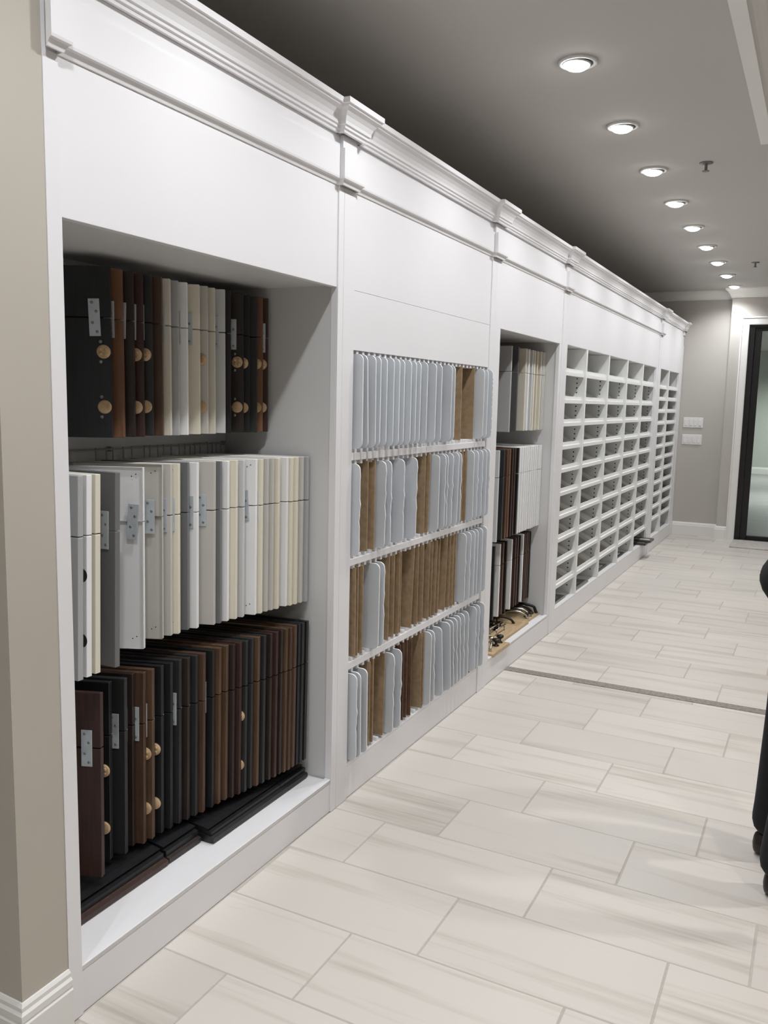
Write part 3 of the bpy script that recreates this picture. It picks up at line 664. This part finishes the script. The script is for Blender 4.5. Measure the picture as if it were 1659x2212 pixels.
row_of_samples('on the handle unit\'s lower rail', 'door samples on the lower rail of the handle unit', [(k, -0.125, y) for k, y in T], 0.240, 0.435, 0.30)
for zt, lab in ((1.81+0.014, 'wire hanging rail behind the top samples of the handle unit'), (1.232+0.014, 'wire hanging rail behind the middle samples of the handle unit'), (0.675+0.014, 'wire hanging rail behind the lowest samples of the handle unit')):
    hang_rail(4.16, 5.235, zt, [4.3+0.05*i for i in range(19)], lab)
# boards of handles and knobs on the ledge
def arch_pull(L, hgt, r, m, parent, loc, rz, flat=1.0, sag=True):
    n = 12; pts = []
    for i in range(n+1):
        a = i/n; pts.append((0, (a-0.5)*L, hgt*(math.sin(a*math.pi) ** (0.55 if sag else 0.2))))
    o = link('arched_pull', tubemesh(pts, [r*1.3 if i in (0, n) else r for i in range(n+1)], 10, flat), m, parent, loc); o.rotation_euler = (0, 0, rz); return o
def bar_pull(L, hgt, r, m, parent, loc, rz):
    bm = bmesh.new()
    for a, b in (((0, -L/2, hgt), (0, L/2, hgt)), ((0, -L*0.4, 0), (0, -L*0.4, hgt)), ((0, L*0.4, 0), (0, L*0.4, hgt))):
        me = tubemesh([a, b], r, 8); bm.from_mesh(me); bpy.data.meshes.remove(me)
    o = link('bar_pull', to_mesh(bm, smooth=True), m, parent, loc); o.rotation_euler = (0, 0, rz); return o
def knob(rad, hgt, m, parent, loc):
    return link('knob', lathemesh([(0, 0), (rad*0.75, 0), (rad*0.7, hgt*0.1), (rad*0.35, hgt*0.2), (rad*0.3, hgt*0.45), (rad*0.8, hgt*0.62), (rad, hgt*0.78), (rad*0.85, hgt*0.93), (rad*0.3, hgt), (0, hgt)], 18), m, parent, loc)
def cup_pull(L, m, parent, loc, rz):
    bm = bmesh.new(); bmesh.ops.create_uvsphere(bm, u_segments=16, v_segments=10, radius=1)
    bmesh.ops.delete(bm, geom=[v for v in bm.verts if v.co.z < -0.05 or v.co.x < -0.25], context='VERTS')
    bmesh.ops.scale(bm, verts=bm.verts, vec=(0.028, L/2, 0.03))
    o = link('cup_pull', to_mesh(bm, smooth=True), m, parent, loc); o.rotation_euler = (0, 0, rz)
    s = o.modifiers.new('thick', 'SOLIDIFY'); s.thickness = 0.002; return o
ZL = 0.1325
def hw_board(label, x0, x1, y0, y1, rz=0.0, z=ZL):
    t = thing('handle_board', label, 'handle board', (x0, y0, z), (0, 0, rz), 'boards of cabinet handles')
    link('board', boxmesh(0, x1-x0, 0, y1-y0, 0, 0.017, 0.001), M['ply'], t); return t
hz = 0.0168
b = hw_board('plywood board of knobs and pulls at the near end of the ledge', -0.20, 0.012, 4.20, 4.468, 0.0)
arch_pull(0.11, 0.035, 0.006, M['chrome'], b, (0.165, 0.10, hz), 0.25); arch_pull(0.13, 0.04, 0.006, M['chrome'], b, (0.10, 0.13, hz), 0.5)
cup_pull(0.09, M['bronze'], b, (0.09, 0.07, hz), -0.3); knob(0.024, 0.042, M['bronze'], b, (0.168, 0.165, hz)); knob(0.022, 0.046, M['blackmetal'], b, (0.165, 0.238, hz))
knob(0.018, 0.034, M['chrome'], b, (0.12, 0.215, hz)); knob(0.017, 0.03, M['bronze'], b, (0.06, 0.22, hz))
b = hw_board('plywood board with two thin chrome bar pulls, middle of the ledge', -0.30, -0.040, 4.475, 4.985, 0.0)
bar_pull(0.17, 0.034, 0.004, M['chrome'], b, (0.20, 0.155, hz), 0.0); bar_pull(0.17, 0.034, 0.004, M['chrome'], b, (0.16, 0.165, hz), 0.0)
knob(0.018, 0.035, M['bronze'], b, (0.10, 0.06, hz)); knob(0.018, 0.035, M['bronze'], b, (0.05, 0.05, hz)); knob(0.017, 0.032, M['blackmetal'], b, (0.05, 0.12, hz))
[knob(0.018, 0.034, M['bronze' if q % 2 else 'blackmetal'], b, (0.05+0.05*(q % 3), 0.20+0.045*(q//3), hz)) for q in range(9)]; bar_pull(0.12, 0.03, 0.005, M['bronze'], b, (0.09, 0.42, hz), 0.2); arch_pull(0.15, 0.04, 0.007, M['bronze'], b, (0.13, 0.375, hz), -1.2); link('stamp', boxmesh(0, 0.05, 0, 0.11, 0, 0.0004), mat('board_stamp', (176, 148, 108), 0.7), b, (0.185, 0.36, 0.0171))
b = hw_board('plywood board of large arched pulls at the far end of the ledge', -0.30, -0.052, 4.99, 5.238, 0.0)
arch_pull(0.17, 0.045, 0.008, M['chrome'], b, (0.155, 0.028, hz), -1.35, 0.8); arch_pull(0.17, 0.05, 0.008, M['bronze'], b, (0.13, 0.062, hz), -1.35, 0.8); arch_pull(0.16, 0.045, 0.008, M['chrome'], b, (0.150, 0.098, hz), -1.35)
arch_pull(0.17, 0.045, 0.008, M['bronze'], b, (0.14, 0.132, hz), -1.35); arch_pull(0.16, 0.05, 0.009, M['bronze'], b, (0.145, 0.166, hz), -1.35); arch_pull(0.18, 0.052, 0.009, M['blackmetal'], b, (0.15, 0.205, hz), -1.4, 1.0, False)
for qx, qy in ((0.222, 0.075), (0.228, 0.12), (0.045, 0.06), (0.045, 0.12), (0.045, 0.18)): knob(0.016, 0.03, M['bronze'], b, (qx, qy, hz))

# ================================================================== CUBBY UNITS
TC = {k: mat('sample_tile_'+k, c, 0.35, dark=d, nscale=18) for k, c, d in [('grey', (150, 150, 148), (136, 136, 134)), ('taupe', (158, 150, 136), (146, 138, 124)), ('dark', (78, 76, 74), (62, 60, 58)), ('pale', (214, 212, 206), (204, 202, 196)), ('mid', (126, 123, 118), (114, 111, 106))]}
TN = dict(grey='grey', taupe='taupe', dark='charcoal', pale='off-white', mid='mid-grey')
def cubbies(t, ydiv, zlips, depth, colname, lip_h, tilt, holes, zbot, dth=0.035, seed=1, wide=True):
    rg = random.Random(seed); oy = t.location.y
    for y in ydiv[1:-1]: box('divider', -depth+0.001, -0.001, y-dth/2, y+dth/2, zbot+0.0003, 1.8715, M['cubby'], t, 0.001)
    hv = []
    ncol = len(ydiv)-1
    for c in range(ncol):
        ya = ydiv[c]+(dth/2 if c else 0.0)+0.0006; yb = ydiv[c+1]-(dth/2 if c < ncol-1 else 0.0)-0.0006
        for r, zl in enumerate(zlips):
            # shelf with a two-step front lip, sloping up to the back
            xf = -0.012; s = lip_h
            sweep('shelf_lip', [(0, zl-s), (0.016, zl-s), (0.016, zl-s*0.50), (0.006, zl-s*0.49), (0.006, zl), (0, zl)], [(xf-0.016, ya), (xf-0.016, yb)], M['cubby'], t)
            dx = depth-0.012+xf-0.0165; rise = dx*math.tan(tilt)
            bm = bmesh.new(); x1 = xf-0.0165; x0 = x1-dx; zs = zl-s*0.62
            vs = [bm.verts.new(p) for p in ((x1, ya-oy, zs), (x1, yb-oy, zs), (x0, yb-oy, zs+rise), (x0, ya-oy, zs+rise), (x1, ya-oy, zs-0.014), (x1, yb-oy, zs-0.014), (x0, yb-oy, zs+rise-0.014), (x0, ya-oy, zs+rise-0.014))]
            for f in ((0, 1, 2, 3), (7, 6, 5, 4), (0, 4, 5, 1), (1, 5, 6, 2), (2, 6, 7, 3), (3, 7, 4, 0)): bm.faces.new([vs[i] for i in f])
            link('shelf', to_mesh(bm), M['cubby'], t)
        # peg holes drawn on the far side of each cubby
        if holes:
            z = zbot+0.06
            while z < 1.72:
                hv.append((-0.06, yb, z))
                z += 0.032
    if hv:
        bm = bmesh.new()
        for x, y, z in hv:
            ring = [bm.verts.new((x+0.0055*math.cos(a*math.pi/3), y-0.0004-oy, z+0.0055*math.sin(a*math.pi/3))) for a in range(6)]; bm.faces.new(ring)
        o = link('peg_holes', to_mesh(bm), M['hole'], t); o['kind'] = 'stuff'
    return
Z4 = [1.727, 1.546, 1.395, 1.243, 1.090, 0.936, 0.780, 0.624, 0.466, 0.310]
Y4 = [5.402, 5.955, 6.650, 7.350, 8.050, 8.705]
cubbies(U4, Y4, Z4, 0.34, 'five-column unit', 0.047, math.radians(27), 2, 0.140)
Z5 = [1.715, 1.594, 1.468, 1.345, 1.222, 1.100, 0.977, 0.850, 0.722, 0.597, 0.470, 0.345]
Y5 = [8.955, 9.515, 10.20]
cubbies(U5, Y5, Z5, 0.34, 'two-column unit', 0.042, math.radians(23), 0, 0.140, dth=0.05)
COLN = ['nearest', 'second', 'middle', 'fourth', 'farthest']
def sloped_tile(x, y0, y1, zl, s, tilt, L, m, label, group, extra, cat='tile sample', name='tile_sample'):
    """tile lying on a sloping shelf against its lip"""
    t = thing(name, label, cat, (x, y0, zl-s*0.62+0.0004), (0, tilt, 0), group)
    link('face_tile', boxmesh(-L, 0, 0, y1-y0, 0, 0.009, 0.0012), m, t)
    for k, (ea, eb, el, em) in enumerate(extra):
        link('edge_chip', boxmesh(-el, 0, ea-y0, eb-y0, 0.0, 0.006, 0.0008), em, t)
    return t
PAT4 = ['..TPgg', '.gggp.']
rg = random.Random(11)
cols4 = [
    ['pale', 'taupe', 'grey', 'pale', 'taupe', 'grey', 'taupe', 'grey', 'grey', 'taupe'],
    ['pale', 'grey', 'pale', 'grey', 'mid', 'taupe', 'mid', 'taupe', 'grey', 'taupe'],
    ['pale', 'mid', 'grey', 'dark', 'dark', 'grey', 'pale', 'taupe', 'pale', 'taupe'],
    ['pale', 'grey', 'pale', 'grey', 'grey', 'pale', 'mid', 'dark', 'grey', 'pale'],
    ['pale', 'grey', 'grey', 'grey', 'pale', 'pale', 'pale', 'pale', 'mid', 'mid']]
for c in range(5):
    ya = Y4[c]+(0.0185 if c else 0.002); yb = Y4[c+1]-0.0185
    for r, zl in enumerate(Z4):
        k = cols4[c][r]; wd = (yb-ya)*rg.choice([0.55, 0.6, 0.66])
        ex = [(ya+0.004+wd+0.006, ya+0.004+wd+0.006+rg.uniform(0.05, 0.09), rg.uniform(0.1, 0.2), TC['pale'])] if r > 2 else []
        sloped_tile(-0.0289, ya+0.004, ya+0.004+wd, zl, 0.047, math.radians(27), 0.24, TC[k], '%s tile sample, cubby column %s of five, %s row from the top' % (TN[k], ['one', 'two', 'three', 'four', 'five'][c], nth(r)), 'tile samples in the five-column cubbies', ex)
    # the lowest cubby of each column: tiles lying flat on the ledge
    zt = 0.1404
    if c < 2:
        bx = tag(box('flat_tile_sample', -0.30, -0.018 if c else -0.03, ya+0.004, ya+(0.44 if c else 0.40), zt, zt+0.014, TC['mid'], None, 0.003), 'large grey tile lying flat in the lowest cubby of column %s of five' % ['one', 'two'][c], 'tile sample', 'flat tile samples in the lowest cubbies')
        tag(box('flat_tile_sample', -0.30, -0.05, ya+0.02, ya+0.30, zt+0.0145, zt+0.0225, TC['grey'], None, 0.002), 'thin grey tile on top of the flat tile in lowest cubby, column %s' % ['one', 'two'][c], 'tile sample', 'flat tile samples in the lowest cubbies')
    elif c < 4:
        tag(box('flat_tile_sample', -0.28, -0.05, ya+0.01, ya+0.52, zt, zt+0.010, TC['mid' if c == 2 else 'dark'], None, 0.002), 'grey tile flat in the lowest cubby of column %s of five' % ['', '', 'three', 'four'][c], 'tile sample', 'flat tile samples in the lowest cubbies')
        tag(box('tile_strip', -0.11, -0.06, ya+0.06, ya+0.40, zt+0.0105, zt+0.020, TC['pale'], None, 0.002), 'pale narrow tile strip resting on the lowest tile, column %s of five' % ['', '', 'three', 'four'][c], 'tile sample', 'tile strips in the lowest cubbies')
    else:
        for j in range(2):
            o = thing('striped_sample_board', ['lower', 'upper'][j]+' black sample board with pale stripe poking from the lowest far cubby', 'sample board', (-0.28, 8.42+0.06*j, zt+j*0.0225), (0, 0, 0), 'striped boards in the lowest far cubby')
            link('board', boxmesh(0, 0.33+0.035*j, 0, 0.20, 0, 0.020, 0.001), TC['dark'], o)
            link('stripe', boxmesh(0.20, 0.31+0.035*j, 0.05, 0.10, 0, 0.0008), TC['pale'], o, (0, 0, 0.0202))
        tag(box('flat_tile_sample', -0.25, -0.04, ya+0.01, ya+0.24, zt, zt+0.010, TC['grey'], None, 0.002), 'grey tile flat in the lowest cubby beside the striped boards', 'tile sample', 'flat tile samples in the lowest cubbies')
for c in range(2):
    ya = Y5[c]+(0.026 if c else 0.002); yb = Y5[c+1]-0.026
    for r, zl in enumerate(Z5):
        if r == 0 and c == 1: continue
        k = 'dark' if (r*2+c) % 5 not in (1, 3) else 'mid'
        if (c, r) == (1, 5): k = 'grey'
        sloped_tile(-0.0289, ya+0.006, yb-0.05, zl, 0.042, math.radians(23), 0.24, TC[k], '%s tile sample, %s column of the farthest unit, %s row from the top' % (TN[k], ['left', 'right'][c], nth(r)), 'tile samples in the farthest unit', [])

# ================================================================== PERSON
def person():
    # local frame: +X forward (direction faced), feet on z=0; built directly in world coordinates
    J = {}; E = []; Rr = {}
    def v(n, p, r, par=None):
        J[n] = Vector(p); Rr[n] = r if isinstance(r, tuple) else (r, r)
        if par: E.append((par, n))
    v('pelvis', (1.475, 2.86, 0.965), (0.125, 0.115))
    v('waist', (1.505, 2.86, 1.12), (0.13, 0.115), 'pelvis'); v('chest', (1.51, 2.86, 1.32), (0.15, 0.135), 'waist')
    v('neckb', (1.50, 2.86, 1.47), 0.065, 'chest'); v('neck', (1.512, 2.86, 1.54), 0.052, 'neckb'); v('head', (1.525, 2.86, 1.62), (0.072, 0.078), 'neck')
    v('crown', (1.52, 2.86, 1.71), (0.07, 0.082), 'head')
    for s, nm in ((-1, 'n'), (1, 'f')):
        y = 2.86+s*0.085
        if nm == 'n': leg = [(1.49, y, 0.90, .098), (1.535, y-0.015, 0.70, .082), (1.545, y-0.03, 0.50, .066), (1.500, y-0.045, 0.33, .066), (1.478, 2.735, 0.16, .062), (1.474, 2.732, 0.050, .072)]
        else: leg = [(1.475, y, 0.90, .098), (1.478, y+0.01, 0.70, .086), (1.462, y+0.02, 0.50, .074), (1.452, y+0.03, 0.33, .070), (1.442, 2.978, 0.16, .066), (1.438, 2.98, 0.07, .073)]
        par = 'pelvis'
        for i, (x, yy, z, r) in enumerate(leg): v(nm+'leg%d' % i, (x, yy, z), r, par); par = nm+'leg%d' % i
        ax = 1.50
        arm = [(ax, 2.86+s*0.165, 1.42, .058), (ax+0.005, 2.86+s*0.225, 1.27, .050), (ax+0.02, 2.86+s*0.245, 1.13, .043), (ax+0.09, 2.86+s*0.245, 0.99, .037), (ax+0.15, 2.86+s*0.235, 0.895, .028)]
        par = 'neckb'
        for i, (x, yy, z, r) in enumerate(arm): v(nm+'arm%d' % i, (x, yy, z), r, par); par = nm+'arm%d' % i
        hx, hy = ax+0.15, 2.86+s*0.235
        v(nm+'palm', (hx+0.04, hy, 0.835), (0.024, 0.030), par)
        for fi, (dx, ln, dz) in enumerate(((-0.028, 0.060, 0.0), (-0.010, 0.072, 0), (0.009, 0.076, 0), (0.027, 0.068, 0))):
            q = nm+'fg%d' % fi
            b0 = Vector((hx+0.058+dx*0.8, hy, 0.800+dx*0.5)); v(q+'a', b0, 0.0088, nm+'palm')
            v(q+'b', b0+Vector((0.018, -s*0.004, -ln*0.5)), 0.0082, q+'a'); v(q+'c', b0+Vector((0.016, -s*0.018, -ln)), 0.007, q+'b')
        v(nm+'tha', (hx+0.052, hy-s*0.026, 0.845), 0.0105, nm+'palm'); v(nm+'thb', (hx+0.078, hy-s*0.034, 0.815), 0.0092, nm+'tha'); v(nm+'thc', (hx+0.090, hy-s*0.034, 0.785), 0.0078, nm+'thb')
    names = list(J); me = bpy.data.meshes.new('person_skeleton')
    me.from_pydata([J[n] for n in names], [(names.index(a), names.index(b)) for a, b in E], [])
    o = bpy.data.objects.new('tmp', me); COL.objects.link(o)
    sk = o.modifiers.new('skin', 'SKIN'); sk.use_smooth_shade = True; sk.branch_smoothing = 0.4
    for i, n in enumerate(names):
        d = me.skin_vertices[0].data[i]; d.radius = Rr[n]; d.use_root = (n == 'pelvis')
    sb = o.modifiers.new('sub', 'SUBSURF'); sb.levels = 2; sb.render_levels = 2
    bpy.context.view_layer.update()
    dg = bpy.context.evaluated_depsgraph_get(); bmme = bpy.data.meshes.new_from_object(o.evaluated_get(dg))
    bpy.data.objects.remove(o)
    # buttocks and heel fullness
    for vt in bmme.vertices:
        c = vt.co
        if 0.84 < c.z < 1.07 and abs(c.y-2.86) < 0.19 and c.x < 1.47:
            k = math.exp(-((c.z-0.975)/0.065) ** 2); c.x = min(c.x, 1.40)-0.0 if False else c.x-(0.050*k)
    base = Vector((1.49, 2.86, 0))
    for vt in bmme.vertices: vt.co -= base
    bmme.materials.clear()
    for k in ('cloth', 'top', 'skin'): bmme.materials.append(M[k])
    for p in bmme.polygons:
        c = p.center; p.use_smooth = True
        if c.z > 1.50: p.material_index = 2
        elif c.z < 0.90 and abs(c.y) > 0.13 and c.x > 0.115 and c.z > 0.66: p.material_index = 2
        elif c.z > 1.0 or (abs(c.y) > 0.19 and c.z > 0.885): p.material_index = 1
        else: p.material_index = 0
    t = thing('person', 'person in black trousers and dark top standing at the right edge', 'person', base)
    link('body', bmme, None, t)
    # shoes
    def shoe(x, y):
        bm = bmesh.new(); L = 0.275
        secs = [(-0.03, .026, .075), (0.0, .036, .085), (0.05, .036, .085), (0.10, .036, .072), (0.15, .044, .056), (0.20, .046, .046), (0.235, .036, .036), (0.252, .016, .022)]
        rings = []
        for dx, hw, h in secs:
            rings.append([bm.verts.new((x+dx-base.x, y-base.y+hw*math.cos(a)*(1 if math.sin(a) < 0.1 else 0.85), 0.001+max(0, h*(0.5+0.5*math.sin(a))))) for a in [i*math.pi/8 for i in range(16)]])
        for a, b2 in zip(rings, rings[1:]):
            for j in range(16): bm.faces.new((a[j], a[(j+1) % 16], b2[(j+1) % 16], b2[j]))
        bm.faces.new(rings[0]); bm.faces.new(rings[-1])
        o = link('shoe', to_mesh(bm, smooth=True), M['shoe'], t); q = o.modifiers.new('round', 'SUBSURF'); q.levels = 2; q.render_levels = 2
    shoe(1.462, 2.728); shoe(1.415, 2.98)
    # face and hair
    hb = Vector((1.525, 2.86, 1.645))-base
    bm = bmesh.new(); bmesh.ops.create_uvsphere(bm, u_segments=24, v_segments=16, radius=1)
    for vt in bm.verts:
        c = vt.co; vt.co = Vector((c.x*0.098, c.y*0.076, c.z*0.118)); 
        if c.z < 0: vt.co.x += 0.012*(-vt.co.z/0.118); vt.co.y *= 1-0.25*(-vt.co.z/0.118) ** 2
    bmesh.ops.translate(bm, verts=bm.verts, vec=hb); link('head', to_mesh(bm, smooth=True), M['skin'], t)
    link('nose', tubemesh([hb+Vector((0.094, 0, 0.012)), hb+Vector((0.106, 0, -0.012)), hb+Vector((0.112, 0, -0.028)), hb+Vector((0.098, 0, -0.034))], [0.007, 0.010, 0.013, 0.009], 10), M['skin'], t)
    for s in (-1, 1):
        bm = bmesh.new(); bmesh.ops.create_uvsphere(bm, u_segments=12, v_segments=8, radius=0.011); link('eye', to_mesh(bm, smooth=True), M['eye'], t, hb+Vector((0.083, s*0.031, 0.006)))
        bm = bmesh.new(); bmesh.ops.create_uvsphere(bm, u_segments=12, v_segments=8, radius=1); bmesh.ops.scale(bm, verts=bm.verts, vec=(0.018, 0.008, 0.031)); link('ear', to_mesh(bm, smooth=True), M['skin'], t, hb+Vector((-0.006, s*0.077, -0.004)))
    link('mouth', tubemesh([hb+Vector((0.088, -0.022, -0.062)), hb+Vector((0.098, 0, -0.062)), hb+Vector((0.088, 0.022, -0.062))], [0.003, 0.006, 0.003], 8), mat('lips', (165, 105, 95), 0.5), t)
    bm = bmesh.new(); bmesh.ops.create_uvsphere(bm, u_segments=24, v_segments=16, radius=1)
    bmesh.ops.delete(bm, geom=[q for q in bm.verts if (q.co.x > 0.15 and q.co.z < 0.55+0.2*q.co.x) or (q.co.z < -0.72)], context='VERTS')
    bmesh.ops.scale(bm, verts=bm.verts, vec=(0.107, 0.086, 0.124)); bmesh.ops.translate(bm, verts=bm.verts, vec=hb+Vector((-0.004, 0, 0.008)))
    h = link('hair', to_mesh(bm, smooth=True), M['hair'], t); sm = h.modifiers.new('thick', 'SOLIDIFY'); sm.thickness = 0.012
person()
